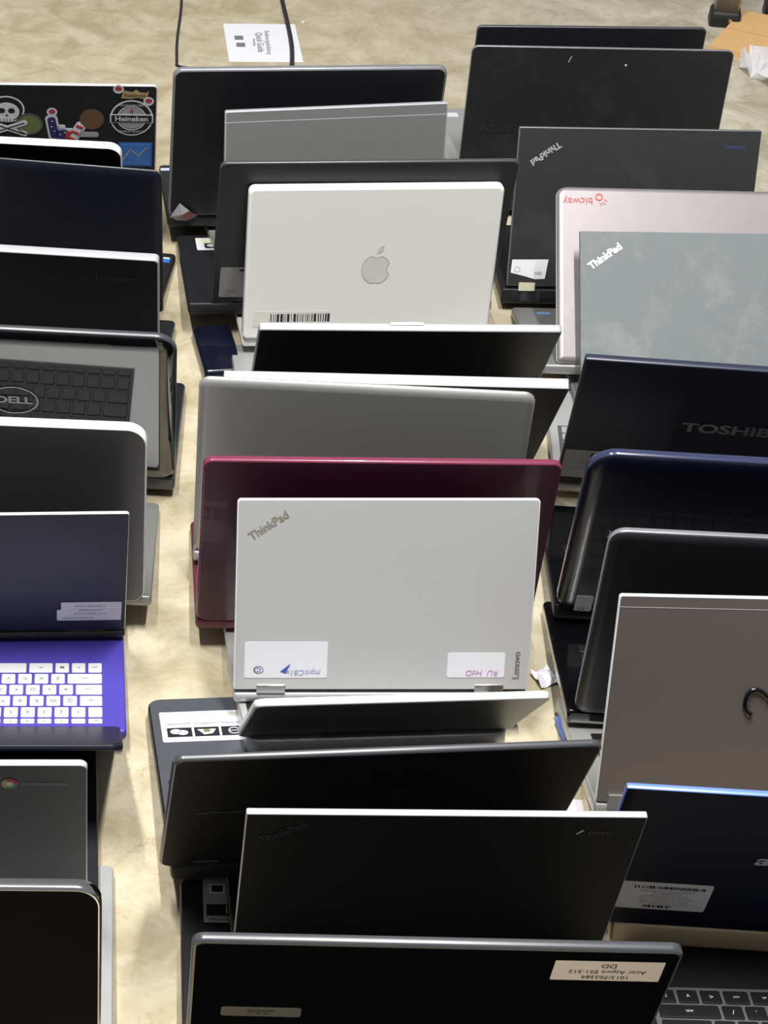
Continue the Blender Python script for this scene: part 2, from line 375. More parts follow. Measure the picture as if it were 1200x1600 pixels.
s = Sheet()
s.disc(.149, .187, .031, .032, LABEL, .0004); s.disc(.149, .187, .0285, .0295, INK, .0006); s.ring(.149, .187, .021, .022, .0018, LABEL, .0008); s.disc(.149, .187, .0185, .019, LABELG, .0007)
s.rect(.149, .186, .062, .015, LABEL, .0010, r=.001); s.rect(.149, .186, .058, .0122, INK, .0013, r=.0008)
s.text('Heineken', .149, .186, .0125, LABEL, z=.0016, bold=.02)
s.poly([(.149+.004*math.cos(PI/2+k*PI/5)*(1 if k % 2 == 0 else .42), .2+.004*math.sin(PI/2+k*PI/5)*(1 if k % 2 == 0 else .42)) for k in range(10)], FLAGR, .0012)
s.text('MOUNTAIN BIER', .149, .210, .0048, LABEL, z=.0012); s.text('PREMIUM QUALITY', .149, .163, .0046, LABEL, z=.0012)
onlid('L1', s, 'round_sticker', 'round black and white beer sticker')
s = Sheet()   # skull over crossed bones
s.disc(-.030, .200, .026, .024, LABEL, .0004); s.disc(-.030, .200, .0235, .0215, INK, .0006); s.disc(-.030, .196, .0185, .0165, LABEL, .0008)
s.disc(-.037, .198, .005, .0045, INK, .001); s.disc(-.023, .198, .005, .0045, INK, .001); s.poly([(-.0325, .188), (-.0275, .188), (-.030, .192)], INK, .001)
s.rect(-.030, .182, .018, .008, LABEL, .0009, r=.002)
for k in (-1, 0, 1): s.rect(-.030+k*.0045, .181, .0008, .006, INK, .0012, r=.0001)
for a in (22, -22): s.rect(-.030, .166, .062, .0085, LABEL, .0007+.0002*(a > 0), r=.004, rot=a); s.rect(-.030, .166, .054, .0016, INK, .0011, r=.0004, rot=a)
onlid('L1', s, 'skull_sticker', 'white skull and crossed bones sticker')
Sheet().disc(.002, .174, .0195, .0195, GREENS, .0004).ring(.002, .174, .0195, .0195, .0022, mat('sticker_rim', (90, 94, 84), .5), .0007).put('disc_sticker', RIGS['L1']['lid'], (0, 0, .0051), label='round green sticker')
Sheet().disc(.092, .184, .0175, .0185, BROWNS, .0004).put('disc_sticker', RIGS['L1']['lid'], (0, 0, .0051), label='round brown sticker')
for x, y in ((.130, .238), (.173, .217), (.035, .196)):
    Sheet().disc(x, y, .0075, .0078, LABEL, .0004).disc(x, y+.001, .0048, .004, FLAGR, .0006).put('dot_sticker', RIGS['L1']['lid'], (0, 0, .0051), label='small white and red dot sticker')
s = Sheet(); s.poly([(.134, .222), (.137, .236), (.150, .233), (.155, .238), (.160, .233), (.170, .232), (.173, .236), (.171, .220), (.158, .223), (.148, .221)], GOLDS, .0004); s.text('Pokémon', .1535, .2275, .0085, mat('wordmark_brown', (120, 98, 62), .5), z=.0008, bold=.02)
onlid('L1', s, 'wordmark_sticker', 'small gold wordmark sticker')
s = Sheet()   # horned hand in flag colours
def hand(m0, gr, z):
    s.rect(.036, .168, .014+gr, .040+gr, m0, z, r=.006, rot=8); s.rect(.053, .156, .024+gr, .018+gr, m0, z, r=.006); s.rect(.070, .160, .012+gr, .034+gr, m0, z, r=.005, rot=-28)
    s.rect(.048, .165, .008+gr, .012+gr, m0, z, r=.003)
hand(LABEL, .004, .0004)
s.rect(.036, .168, .012, .038, FLAGB, .0008, r=.005, rot=8); s.rect(.049, .156, .018, .016, FLAGB, .0008, r=.004); s.rect(.060, .155, .012, .014, FLAGR, .0009, r=.004); s.rect(.070, .160, .010, .032, LABEL, .0010, r=.004, rot=-28)
for k in range(3): s.rect(.0625+k*.0058, .149+k*.0105, .010, .0045, FLAGR, .0013, r=.0005, rot=-28)
for x, y in ((.035, .180), (.034, .170), (.038, .162), (.046, .156), (.053, .160)): s.disc(x, y, .0012, .0012, LABEL, .0012, n=8)
onlid('L1', s, 'hand_sticker', 'hand sticker in blue stars and red stripes')
s = Sheet(); s.rect(.155, .120, .049, .044, BLUES, .0004, r=.0005); s.rect(.155, .120, .044, .039, mat('card_blue', (66, 120, 196), .45, noise=.35, nscale=60), .0007, r=.0005); s.line([(.134, .105), (.148, .130), (.160, .118), (.172, .134)], .002, LABELG, .001)
onlid('L1', s, 'card_sticker', 'square blue card sticker')
Sheet().rect(.085, .156, .034, .009, LABELG, .0004, r=.004).put('strip_sticker', RIGS['L1']['lid'], (0, 0, .0051), label='grey strip sticker')

onlid('L4', Sheet().text('lenovo', .117, .197, .017, LOGOD, bold=.01, sx=1.15), 'logo', 'faint grey maker name')
s = Sheet(); s.rect(.168, .178, .012, .018, INTELB, .0004); s.rect(.168, .184, .009, .005, LABEL, .0008); ondeck('L3', s, 'badge', 'small blue badge')
s = Sheet(); s.ring(-.002, .138, .030, .024, .0022, CHROME, .0008); s.text('DELL', -.002, .138, .0165, CHROME, z=.0008, bold=.035, sx=1.2); onlid('L5', s, 'logo', 'chrome oval ring logo', dz=.0002)
s = Sheet(); s.rect(.1265, .046, .067, .026, LABEL, .0004); s.rect(.124, .0345, .0715, .021, LABEL, .0007)
for k, (t_, y) in enumerate((('9 1014 8 703 5 0416', .052), ('HEW STREAM', .0445), ('serial number printed', .0375))): s.text(t_, .126, y, .0042, INKG, rot=180, z=.0011)
s.text('Windows 10 Home', .112, .029, .0042, INKG, rot=180, z=.0011); onlid('L7', s, 'label', 'two overlapping white labels')
s = Sheet(); n3 = [FLAGR, mat('logo_yellow', (190, 170, 90), .5), mat('logo_green', (90, 150, 110), .5)]
for k in range(3):
    a0 = 2*PI*k/3; s.poly([(.080, .184)]+[(.080+.0075*math.cos(a0+j*2*PI/3/8), .184+.0075*math.sin(a0+j*2*PI/3/8)) for j in range(9)], n3[k], .0005)
s.disc(.080, .184, .0033, .0033, LABEL, .0008); s.text('chromebook', .111, .184, .008, LOGOG, z=.0006); onlid('L9', s, 'logo', 'small round coloured emblem and faint lettering')
s = Sheet(); s.rect(.099, .206, .018, .015, LABELG, .0004); s.rect(.099, .206, .014, .011, INK, .0007); ondeck('L9', s, 'badge', 'square badge with grey border')
s = Sheet(); s.rect(.131, .205, .024, .019, mat('badge_navy', (40, 66, 120), .4), .0004, r=.002); ondeck('L9', s, 'badge', 'dark blue badge')

# ---------------------------------------------------------------- centre row, far to near
laptop('C1', 'laptop', 'black laptop with torn clear plastic on its lower left corner, farthest of the centre row', 0.318, 2.755, 1.3, 0.389, 0.257, -8.3, 0.052, BLACK, EDGEM, BASEB, th=.009, rt=.014, rb=.012, edge=.0035, t=0.018, D=0.236)
laptop('C2', 'laptop', 'small grey metal laptop with a line across the top of its lid, centre row', 0.355, 2.629, 5.3, 0.316, 0.215, 9.3, 0.058, GREY, EDGEL, BASES, th=.010, rt=.003, tray=KEYK, t=0.014, D=0.198)
laptop('C3', 'laptop', 'wide black laptop directly behind the white one, grey label at its lower left', 0.370, 2.494, 1.1, 0.391, 0.257, -14.6, 0.054, BLACK, EDGEK, BASEB, th=.006, rt=.010, edge=.002, bw=.034, bx=-.014, t=0.018, D=.262)
laptop('C4', 'laptop', 'white laptop with a bitten fruit emblem and barcode label', 0.382, 2.421, 1.3, 0.336, 0.228, 2.6, 0.040, WHITEP, EDGEW, WHITEP, th=.014, rt=.009, edge=.004, km=KEYW, lm_legend=LEGK, t=0.012, D=0.210)
laptop('C5', 'laptop', 'charcoal laptop with silver rim and latch, tilted toward the viewer, in front of white laptop', 0.386, 2.222, -0.9, 0.357, 0.241, -33.2, 0.055, mat('charcoal_olive', (62, 64, 62), .42, metal=.35), EDGEL, BASES, th=.010, rt=.004, bw=.02, side_k=GREY, tray=KEYK, t=0.012, D=0.222)
laptop('C6', 'laptop', 'blue-black laptop with straight silver top edge, mostly hidden by the grey aluminium one', 0.364, 2.149, -2.6, 0.395, 0.261, -34.8, 0.028, NAVYM, EDGEL, BASEB, th=.013, rt=.002, edge=.0006, D=0.220, t=0.012)
laptop('C7', 'laptop', 'grey aluminium laptop with rounded corners behind the plum-red one', 0.309, 1.908, -5.3, 0.366, 0.249, -2.9, 0.048, ALU, ALU, ALU, th=.007, rt=.013, rb=.010, soft=.010, t=0.014, gap=.002, D=0.229)
laptop('C8', 'laptop', 'plum-red laptop in the middle of the centre row', 0.312, 1.801, -1.1, 0.375, 0.243, -7.3, 0.044, PLUM, mat('plum_edge', (122, 50, 76), .25, coat=.4), mat('pink_base', (92, 40, 52), .4), th=.008, rt=.010, rb=.014, edge=.0022, gap=.0, t=0.014, D=0.224)
laptop('C9', 'laptop', 'light silver laptop with two white handwritten labels', 0.315, 1.662, 0.0, 0.314, 0.216, 18.7, 0.056, YOGA, EDGEW, BASES, th=.006, rt=.004, rb=.003, edge=.001, t=0.012, barrels=False, D=0.199)
laptop('C10', 'laptop', 'small silver laptop with lid folded far back, between light silver and wide black laptops', 0.300, 1.604, 2.4, 0.286, 0.189, -38.5, 0.056, mat('silver_dark_lid', (92, 93, 94), .4, metal=.6), EDGEW, BASES, th=.008, rt=.012, rb=.016, edge=.002, t=.020, bw=-.012, tray=KEYK, side_k=SILVER, rearR=.014, gap=.006, barrels=False, D=0.174, bx=.003, oy=-.024)
laptop('C11', 'laptop', 'wide black laptop with energy-label sticker on its slate deck', 0.259, 1.418, 3.1, 0.377, 0.248, -22.6, 0.058, mat('worn_black_lid', (26, 26, 28), .5, spec=.15, dust=.03), EDGEK, BASEG, th=.007, rt=.010, rb=.012, edge=.0025, t=0.020, D=.282, side_k=BASEB, front_r=.014, bw=-.012, bx=.006)
laptop('C12', 'laptop', 'flat black square-cornered laptop with a tiny white mark at top right', 0.305, 1.301, -0.7, 0.337, 0.229, -12.6, 0.058, mat('rubber_black_lid', (22, 23, 24), .6, spec=.3, bump=.2), EDGEL, BASEB, th=.0065, rt=.0015, edge=.0008, t=0.014, D=.19)
laptop('C13', 'laptop', 'glossy black laptop with white model label, nearest of the centre row', 0.278, 1.163, -1.7, 0.384, 0.254, -13.1, 0.038, mat('satin_black_lid', (13, 14, 16), .75, spec=0), EDGEK, BASEB, th=.009, rt=.010, rb=.012, edge=.003, D=0.255, t=0.020)

s = Sheet(); s.line([(-.159, .199), (.158, .199)], .0012, EDGES, .0002); onlid('C2', s, 'trim_line', 'thin pale line')
s = Sheet(); s.rect(-.163, .043, .044, .056, LABELG, .0004, r=.003); s.rect(-.150, .066, .018, .004, INK, .0007, r=.0002); s.text('MODEL', -.170, .026, .005, INKG, z=.0008); s.text('NJ', -.174, .019, .005, INKG, z=.0008); onlid('C3', s, 'label', 'grey label')
s = Sheet(); s.rect(-.182, .222, .036, .050, LABEL, .0004); s.rect(-.188, .234, .018, .016, mat('star_panel', (232, 228, 196), .5), .0007); s.rect(-.176, .214, .024, .020, INK, .0007); s.disc(-.176, .214, .009, .006, LABEL, .001); ondeck('C3', s, 'label', 'energy label')
# apple: body with bite, and leaf
def apple(cx, cy, sc):
    pts = []
    for k in range(48):
        a = 2*PI*k/48; rx = 1.0; x = math.sin(a); y = math.cos(a)
        rr = 1.0+.07*math.cos(2*a)
        yy = y*1.0
        if y > .75: yy -= .20*max(0, 1-abs(x)/.38)**1.5
        if y < -.75: yy += .10*max(0, 1-abs(x)/.25)
        px, py = x*rr*(1.0-.10*(y < 0)*(-y)), yy*1.02
        d = math.hypot(px-1.22, py-.08)
        if d < .52 and d > 1e-6: px = 1.22+(px-1.22)/d*.52; py = .08+(py-.08)/d*.52
        pts.append((cx+px*sc, cy+py*sc))
    return pts
s = Sheet(); am = mat('emblem_grey', (205, 204, 198), .25); ae = mat('emblem_edge', (172, 171, 166), .4)
ap = apple(.007, .108, .0205); s.poly(ap, am, .0002); s.line(ap+[ap[0]], .0007, ae, .0004)
lf = [(.0075, .132), (.0085, .137), (.0115, .141), (.0155, .143), (.0150, .138), (.0125, .134)]; s.poly(lf, am, .0002); s.line(lf+[lf[0]], .0006, ae, .0004)
onlid('C4', s, 'logo', 'pale grey fruit emblem')
s = Sheet(); s.rect(-.103, .035, .104, .024, mat('label_ivory', (216, 215, 208), .4), .0004, r=.002); s.bars(-.131, -.052, .031, .043, INK, 34); s.text('P204817 3351', -.092, .027, .005, INKG, z=.0007); onlid('C4', s, 'barcode_label', 'barcode label')
s = Sheet(); s.line([(-.165, .231), (.166, .231)], .0010, LOGOG, .0003); onlid('C5', s, 'trim_line', 'thin grey groove')
lb_ = bmesh.new(); slab_bm(.040, .004, [(.0005, .0012), (0, 0)], .0015, .0015, bm=lb_, cap_mat=0, side_mat=0); finish(lb_, 'latch', CHROME, RIGS['C5']['lid'], (-.004, .2413, .003), (-PI/2, 0, 0))['label'] = 'chrome latch'
s = Sheet(); s.text('ThinkPad', -.124, .188, .0125, mat('logo_bronze', (166, 163, 148), .3, metal=.3), rot=34, z=.0006, bold=.02); onlid('C9', s, 'logo', 'slanted metal maker name')
s = Sheet(); s.rect(-.102, .038, .088, .041, LABEL, .0004, r=.002); s.text('mpicCB1x', -.083, .024, .0088, mat('ink_pale_blue', (150, 160, 200), .5), rot=180, z=.0008, shear=.2); s.poly([(-.108, .025), (-.097, .034), (-.102, .023)], BLUEI, .0009); s.ring(-.131, .027, .0055, .0042, .0008, INKG, .0008); s.ring(-.132, .027, .0035, .0022, .0006, BLUEI, .0009); onlid('C9', s, 'label', 'white label with blue handwriting')
s = Sheet(); s.rect(.100, .032, .061, .028, LABEL, .0004, r=.002); s.text('RU  HdD', .107, .0235, .009, PINKI, rot=180, z=.0008, shear=.2); onlid('C9', s, 'label', 'white label with pink handwriting')
s = Sheet(); s.text('Lenovo', .143, .032, .0105, mat('logo_mid', (128, 128, 130), .35, metal=.5), rot=90, z=.0006); onlid('C9', s, 'logo', 'vertical maker name')
for x in (-.117, .115):
    h = bmesh.new(); slab_bm(.031, .010, [(.0008, .003), (0, .002), (0, 0)], .001, .001, bm=h, cap_mat=0, side_mat=0); finish(h, 'hinge', CHROME, RIGS['C9']['lid'], (x, 0, .0045))['label'] = 'metal hinge'
h = bmesh.new(); box_bm(h, -.055, .062, -.0235, -.010, 0, .0012); finish(h, 'hinge_cover', GREY, RIGS['C10']['base'], (0, 0, .0195))['label'] = 'dull grey hinge cover'
s = Sheet(); s.rect(-.128, .228, .094, .056, LABEL, .0004, r=.002); s.rect(-.128, .248, .084, .008, mat('label_band', (196, 196, 190), .4), .0007, r=.0004)
for k in range(3):
    x = -.156+.029*k; s.rect(x, .217, .0265, .017, INK, .0007, r=.0004); s.text(('TECHNOLOGY', 'EPEAT', 'ENERGY')[k], x, .230, .0035, INKG, z=.0008); s.rect(x, .233, .026, .001, INKG, .0007, r=.0001)
s.disc(-.160, .218, .006, .0045, LABEL, .001); s.disc(-.153, .216, .006, .0045, LABEL, .001); s.poly([(-.137, .221), (-.117, .221), (-.121, .213), (-.130, .211)], LABEL, .001); s.disc(-.127, .218, .004, .003, GREENS, .0012)
s.ring(-.098, .217, .006, .006, .0012, LABEL, .001); s.line([(-.104, .217), (-.094, .217)], .001, LABEL, .001)
s.text('www.energystar.gov', -.145, .205, .0032, INKG, z=.0008); bmesh.ops.translate(s.bm, verts=s.bm.verts[:], vec=(.009, -.002, 0)); ondeck('C11', s, 'label', 'white label with black energy symbols')
s = Sheet(); s.line([(-.160, .132), (-.147, .1355), (-.134, .134), (-.118, .1345)], .0022, LOGOG, .0004); s.disc(-.137, .134, .005, .002, LOGOD, .0006); onlid('C11', s, 'trim_mark', 'small chrome mark')
s = Sheet(); s.rect(-.144, .0155, .024, .0028, LOGOG, .0004, r=.0004); s.text('Lenovo', -.144, .0155, .003, INK, z=.0008); onlid('C11', s, 'logo', 'small grey name plate')
s = Sheet(); s.text('ThinkPad', -.136, .202, .0125, LOGOD, rot=34, z=.0006, bold=.01); onlid('C12', s, 'logo', 'faint slanted maker name')
s = Sheet(); s.line([(.113, .203), (.118, .209)], .0022, LABEL, .0004); s.text('OWC', .133, .2045, .0085, LOGOD, z=.0006); onlid('C12', s, 'mark', 'tiny white mark')
s = Sheet(); s.rect(.137, .222, .086, .031, mat('label_cream', (222, 214, 212), .5, noise=.02), .0004, r=.001)
s.text('DD', .137, .2305, .0085, INK, rot=180, z=.0009); s.text('Acer Aspire ES1-512', .137, .221, .0072, INK, rot=180, z=.0009); s.text('1013/703384', .137, .2125, .0072, INK, rot=180, z=.0009); onlid('C13', s, 'label', 'white label with black print')
s = Sheet(); s.rect(-.132, .1405, .066, .016, mat('badge_dark', (52, 54, 56), .35), .0004, r=.003); s.text('acer', -.132, .1405, .013, LOGOD, z=.0009, bold=.02); onlid('C13', s, 'logo', 'dark name plate')
s = Sheet(); s.rect(-.150, .222, .040, .060, LABELG, .0004, r=.002); s.rect(-.156, .239, .016, .013, LABEL, .0007); s.rect(-.156, .239, .011, .009, INK, .001); s.rect(-.150, .209, .034, .016, INK, .0007, r=.0005); s.bars(-.148, -.134, .204, .214, LABEL, 8, .001); s.rect(-.150, .196, .030, .002, INKG, .0007, r=.0002); ondeck('C13', s, 'label', 'grey feature label')

# torn clear plastic at the corner of the farthest centre laptop
pb = bmesh.new(); P = [(-.191, .004, 0), (-.178, .030, .002), (-.163, .018, .005), (-.150, .006, .001), (-.166, -.001, .004), (-.182, -.002, .001), (-.174, .012, .007)]
V_ = [pb.verts.new(p) for p in P]
for t_ in ((0, 1, 6), (1, 2, 6), (2, 3, 6), (3, 4, 6), (4, 5, 6), (5, 0, 6)): pb.faces.new([V_[i] for i in t_])
pl = finish(pb, 'torn_plastic', [mat('film', (190, 185, 190), .2, alpha=.7), mat('film_red', (130, 66, 66), .4)], RIGS['C1']['lid'], (0, 0, .0095)); pl.data.polygons[2].material_index = 1; pl.data.polygons[3].material_index = 1; pl['label'] = 'torn clear plastic'

# ---------------------------------------------------------------- right row, far to near
laptop('R0', 'laptop', 'black laptop with glossy rim, farthest of the right row', 0.759, 2.924, -1.6, 0.342, 0.226, -2.7, 0.058, BLACK, EDGEK, BASES, th=.006, rt=.008, side_k=BASES, D=.28, t=0.014, bw=.02, bx=-.01)
laptop('R1', 'laptop', 'large matte black laptop second from the far end of the right row', 0.761, 2.842, -2.8, 0.382, 0.253, -0.3, 0.028, SOFT, EDGEM, BASEB, th=.005, rt=.010, edge=.001, D=0.250, t=0.016)
laptop('R2', 'laptop', 'dark laptop with torn paper label and upside-down slanted maker name', 0.768, 2.557, -2.1, 0.333, 0.229, 16.0, 0.036, mat('slate_black_lid', (42, 43, 46), .55, dust=.05), mat('edge_grey', (130, 130, 134), .35, metal=.3), BASEB, th=.009, rt=.0015, rb=.001, edge=.0008, t=0.024, bw=.012, front_r=.003, rearR=.002, D=0.211)
laptop('R3', 'laptop', 'scratched pinkish silver laptop with red handwriting', 0.815, 2.310, -3.0, 0.380, 0.244, 45.9, 0.058, MAUVE, EDGEW, GREY, th=.009, rt=.014, rb=.006, soft=.008, gap=.0, barrels=False, t=0.014, D=0.225, bw=.03, bx=-.013)
laptop('R4', 'laptop', 'dusty grey laptop with bright slanted maker name, leaning back', 0.814, 2.243, -1.8, 0.335, 0.233, 42.7, 0.037, DUSTY, DUSTY, mat('grey_base', (120, 124, 128), .5), th=.006, rt=.001, rb=.001, edge=.0008, D=0.214, t=0.014)
laptop('R5', 'laptop', 'navy-black laptop with large grey capital maker name and grey keyboard', 0.775, 2.074, -7.8, 0.380, 0.251, -20.0, 0.026, NAVYM, mat('edge_navy', (44, 48, 66), .3), BASES, th=.009, rt=.002, rb=.004, edge=.0015, km=mat('key_grey', (150, 152, 152), .45), tray=BASEG, individual=True, kinset=.014, lm_legend=LEGK, t=0.014, D=0.231)
laptop('R6', 'laptop', 'glossy dark navy laptop with double rounded rim', 0.724, 1.803, -6.2, 0.385, 0.252, -11.5, 0.049, NAVY, mat('edge_navy_gloss', (48, 54, 84), .15, coat=.5), GLOSS, th=.013, rt=.030, rb=.020, soft=.018, t=0.020, gap=.0, side_k=BLACK, D=0.232)
laptop('R7', 'laptop', 'black laptop with lid edge lightened as a highlight behind the warm grey one', 0.706, 1.620, -4.9, 0.380, 0.251, -3.6, 0.055, BLACK, EDGEM, GLOSS, th=.010, rt=.016, rb=.014, soft=.010, gap=.0, bw=.012, t=0.018, D=0.230)
laptop('R8', 'laptop', 'warm grey metal laptop with black looped emblem, right row', 0.673, 1.482, -2.0, 0.330, 0.230, 13.1, 0.062, TAUPE, EDGEW, SILVER, th=.006, rt=.003, rb=.003, edge=.0008, t=0.018, D=0.212)
laptop('R9', 'laptop', 'navy laptop with bright blue top edge and a printed serial label', 0.652, 1.329, -5.0, 0.370, 0.244, -15.5, 0.050, NAVYM, EDGEB, GOLD, th=.006, rt=.001, rb=.003, edge=.0008, t=0.026, rearR=.003, D=0.225, bw=-.03, bx=.015)
laptop('R10', 'laptop', 'laptop with black keys and white symbols, lid folded back, nearest of the right row', .677, 1.118, -2.0, .345, .225, -62, .040, BLACK, EDGEK, BASEB, th=.006, t=0.018, D=0.242, individual=True, legends=True, kinset=.014, ky0=.046, pitch=.0192, tray=mat('tray_grey', (98, 100, 102), .45), km=KEYK, side_k=BASEB)

s = Sheet(); s.text('ASUS', -.139, .121, .017, LOGOD, z=.0006, bold=.01, sx=1.4, spacing=1.1); onlid('R1', s, 'logo', 'faint maker name')
s = Sheet(); s.line([(-.048, .230), (-.044, .240)], .0015, LABELG, .0003); s.line([(.036, .226), (.037, .229)], .0025, LABEL, .0003); onlid('R1', s, 'scratch_mark', 'pale scratches')
s = Sheet(); s.text('ThinkPad', -.128, .193, .0125, LABELG, rot=216, z=.0006, bold=.03); onlid('R2', s, 'logo', 'upside-down slanted maker name')
s = Sheet(); s.text('lenovo', .132, .205, .010, mat('logo_dim_blue', (60, 70, 110), .4), rot=180, z=.0006, bold=.02); onlid('R2', s, 'logo', 'faint blue lettering')
s = Sheet(); s.poly([(-.162, .042), (-.111, .043), (-.114, .015), (-.128, .014), (-.142, .018), (-.163, .023)], PAPER, .0006); s.ring(-.154, .028, .004, .004, .0006, INKG, .0008); s.text('cpu', -.124, .022, .008, INKG, rot=180, z=.0009); onlid('R2', s, 'paper_label', 'torn white paper label')
h = bmesh.new(); box_bm(h, -.150, -.127, -.003, .009, 0, .0006); finish(h, 'sticker', mat('sticker_beige', (206, 200, 176), .5), RIGS['R2']['lid'], (0, 0, .0092))['label'] = 'small beige sticker'
h = bmesh.new(); box_bm(h, -.146, -.118, -.0012, 0, .006, .024); box_bm(h, -.136, -.124, -.0016, 0, .009, .021, 1); finish(h, 'network_port', [LOGOD, INK], RIGS['R2']['base'], (0, -.009, 0))['label'] = 'network port'
h = bmesh.new(); bmesh.ops.create_cone(h, cap_ends=True, segments=20, radius1=.0105, radius2=.0105, depth=.19, matrix=Matrix.Translation((.0, -.018, .014)) @ Matrix.Rotation(PI/2, 4, 'Y'))
for f in h.faces: f.smooth = len(f.verts) == 4
finish(h, 'battery', BASEB, RIGS['R2']['base'])['label'] = 'round black battery bulge'
s = Sheet(); s.text('bicway', -.162, .223, .0145, REDI, rot=182, z=.0006, sx=1.0); s.ring(-.134, .229, .005, .005, .0016, REDI, .0006); s.line([(-.130, .222), (-.125, .219)], .001, REDI); s.line([(-.127, .226), (-.123, .223)], .001, REDI); s.line([(-.133, .221), (-.130, .217)], .001, REDI); onlid('R3', s, 'handwriting', 'red handwriting')
s = Sheet(); s.text('ThinkPad', -.135, .199, .0135, LABEL, rot=36, z=.0006, bold=.05); onlid('R4', s, 'logo', 'bright slanted maker name')
s = Sheet(); s.text('TOSHIBA', .001, .137, .026, LOGOG, z=.0006, bold=.035, sx=1.15, sy=.9); onlid('R5', s, 'logo', 'grey capital maker name')
s = Sheet(); s.rect(-.165, .048, .044, .056, LABELG, .0004, r=.002); s.rect(-.153, .068, .006, .007, INK, .0007, r=.0003); s.line([(-.180, .040), (-.160, .040)], .0008, INKG); s.line([(-.165, .052), (-.150, .052)], .0008, INKG); onlid('R5', s, 'label', 'grey label')
s = Sheet(); s.rect(-.163, .016, .019, .026, LABEL, .0004, r=.002); s.text('CE', -.164, .007, .006, INK, z=.0008); onlid('R6', s, 'label', 'small white label')
s = Sheet(); s.line([(-.155, .128), (-.153, .134), (-.154, .139)], .002, LABEL, .0004); onlid('R6', s, 'scratch_mark', 'white nick')
s = Sheet(); s.text('TOSHIBA', -.118, .042, .017, LABELG, z=.0006, bold=.03, sx=1.2); onlid('R7', s, 'logo', 'grey capital maker name')
s = Sheet(); s.line([(-.165, .218), (.165, .218)], .0009, EDGES, .0002); onlid('R8', s, 'trim_line', 'thin pale line')
# looped emblem as a swept tube
def tube(pts, r, seg=10, closed=False):
    bm = bmesh.new(); rings = []; n = len(pts)
    for i, p in enumerate(pts):
        p = Vector(p); a = Vector(pts[i-1] if (i or closed) else pts[i]); b = Vector(pts[(i+1) % n] if (i < n-1 or closed) else pts[i]); d = (b-a).normalized()
        up = Vector((0, 0, 1)) if abs(d.z) < .9 else Vector((1, 0, 0)); s_ = d.cross(up).normalized(); u_ = s_.cross(d)
        rings.append([bm.verts.new(p+(s_*math.cos(2*PI*k/seg)+u_*math.sin(2*PI*k/seg))*r) for k in range(seg)])
    for i in range(n if closed else n-1):
        A, B = rings[i], rings[(i+1) % n]
        for k in range(seg): f = bm.faces.new((A[k], A[(k+1) % seg], B[(k+1) % seg], B[k])); f.smooth = True
    if not closed: bm.faces.new(list(reversed(rings[0]))); bm.faces.new(rings[-1])
    bmesh.ops.recalc_face_normals(bm, faces=bm.faces)
    return bm
LP = []
for k in range(61):
    t_ = -2.35+k*(5.6/60)            # left lobe open at its inner lower end, then over to the right lobe
    LP.append((-.006+.026*math.sin(t_), .119-.0135*math.sin(2*t_), .0))
finish(tube(LP, .0027), 'logo', GLOSS, RIGS['R8']['lid'], (0, 0, .0065))['label'] = 'black looped emblem'
h = bmesh.new(); box_bm(h, -.013, .013, -.008, .008, 0, .006); finish(h, 'hinge', GREY, RIGS['R8']['lid'], (-.140, .004, .003))
s = Sheet(); s.text('acer', -.027, .136, .024, CHROME, z=.0006, bold=.02, shear=.15, sx=1.3); onlid('R9', s, 'logo', 'silver maker name')
s = Sheet(); s.rect(-.121, .060, .086, .050, LABEL, .0004, r=.003, rot=0)
s.bars(-.148, -.084, .074, .079, INK, 40, .0008, 5); s.bars(-.135, -.108, .0385, .0435, INK, 16, .0008, 6)
for k, (t_, y) in enumerate((('SN NXGTWED00181903BFC2N00', .070), ('Snid 81902889334', .0655), ('Manufacture date 2018/05/12', .061), ('DC rating 19V 3.42A Made in China', .0565), ('Regulatory model N17P2 series', .0515), ('Intel Core memory 8GB storage', .047))): s.text(t_, -.117, y, .0034, INKG, rot=180, z=.0009)
s.text('5D10M5', -.158, .0385, .0028, INKG, rot=180, z=.0009); onlid('R9', s, 'serial_label', 'white serial label')

# bits on decks of the right row
s = Sheet(); s.rect(-.160, .240, .036, .024, LABEL, .0004); ondeck('R0', s, 'label', 'white label')
s = Sheet(); s.rect(-.176, .200, .020, .010, mat('badge_light_blue', (130, 170, 220), .4), .0004, r=.004); ondeck('R3', s, 'badge', 'pale blue badge')
s = Sheet(); s.rect(-.181, .212, .024, .012, mat('badge_pale', (200, 215, 240), .35), .0004, r=.002); ondeck('C1', s, 'badge', 'pale blue badge')

# ---------------------------------------------------------------- loose things on the floor
def slab_thing(name, label, cat, W, L, prof, m, loc, rz=0, r=.003, m2=None):
    b = slab_bm(W, L, prof, r, r, M=Matrix.Translation((0, -L/2, 0))); o = finish(b, name, [m, m2 or m], None, loc, (0, 0, math.radians(rz))); return tag(o, label, cat)
slab_thing('dark_gloss_slab', 'glossy blue-black slab on the floor left of the tilted charcoal laptop', 'battery', .054, .12, [(.003, .020), (0, .016), (0, .004), (.002, 0)], NAVY, (.183, 2.424, .0), 6, .006)  # plain slab added for an unidentified dark piece, likely a laptop base
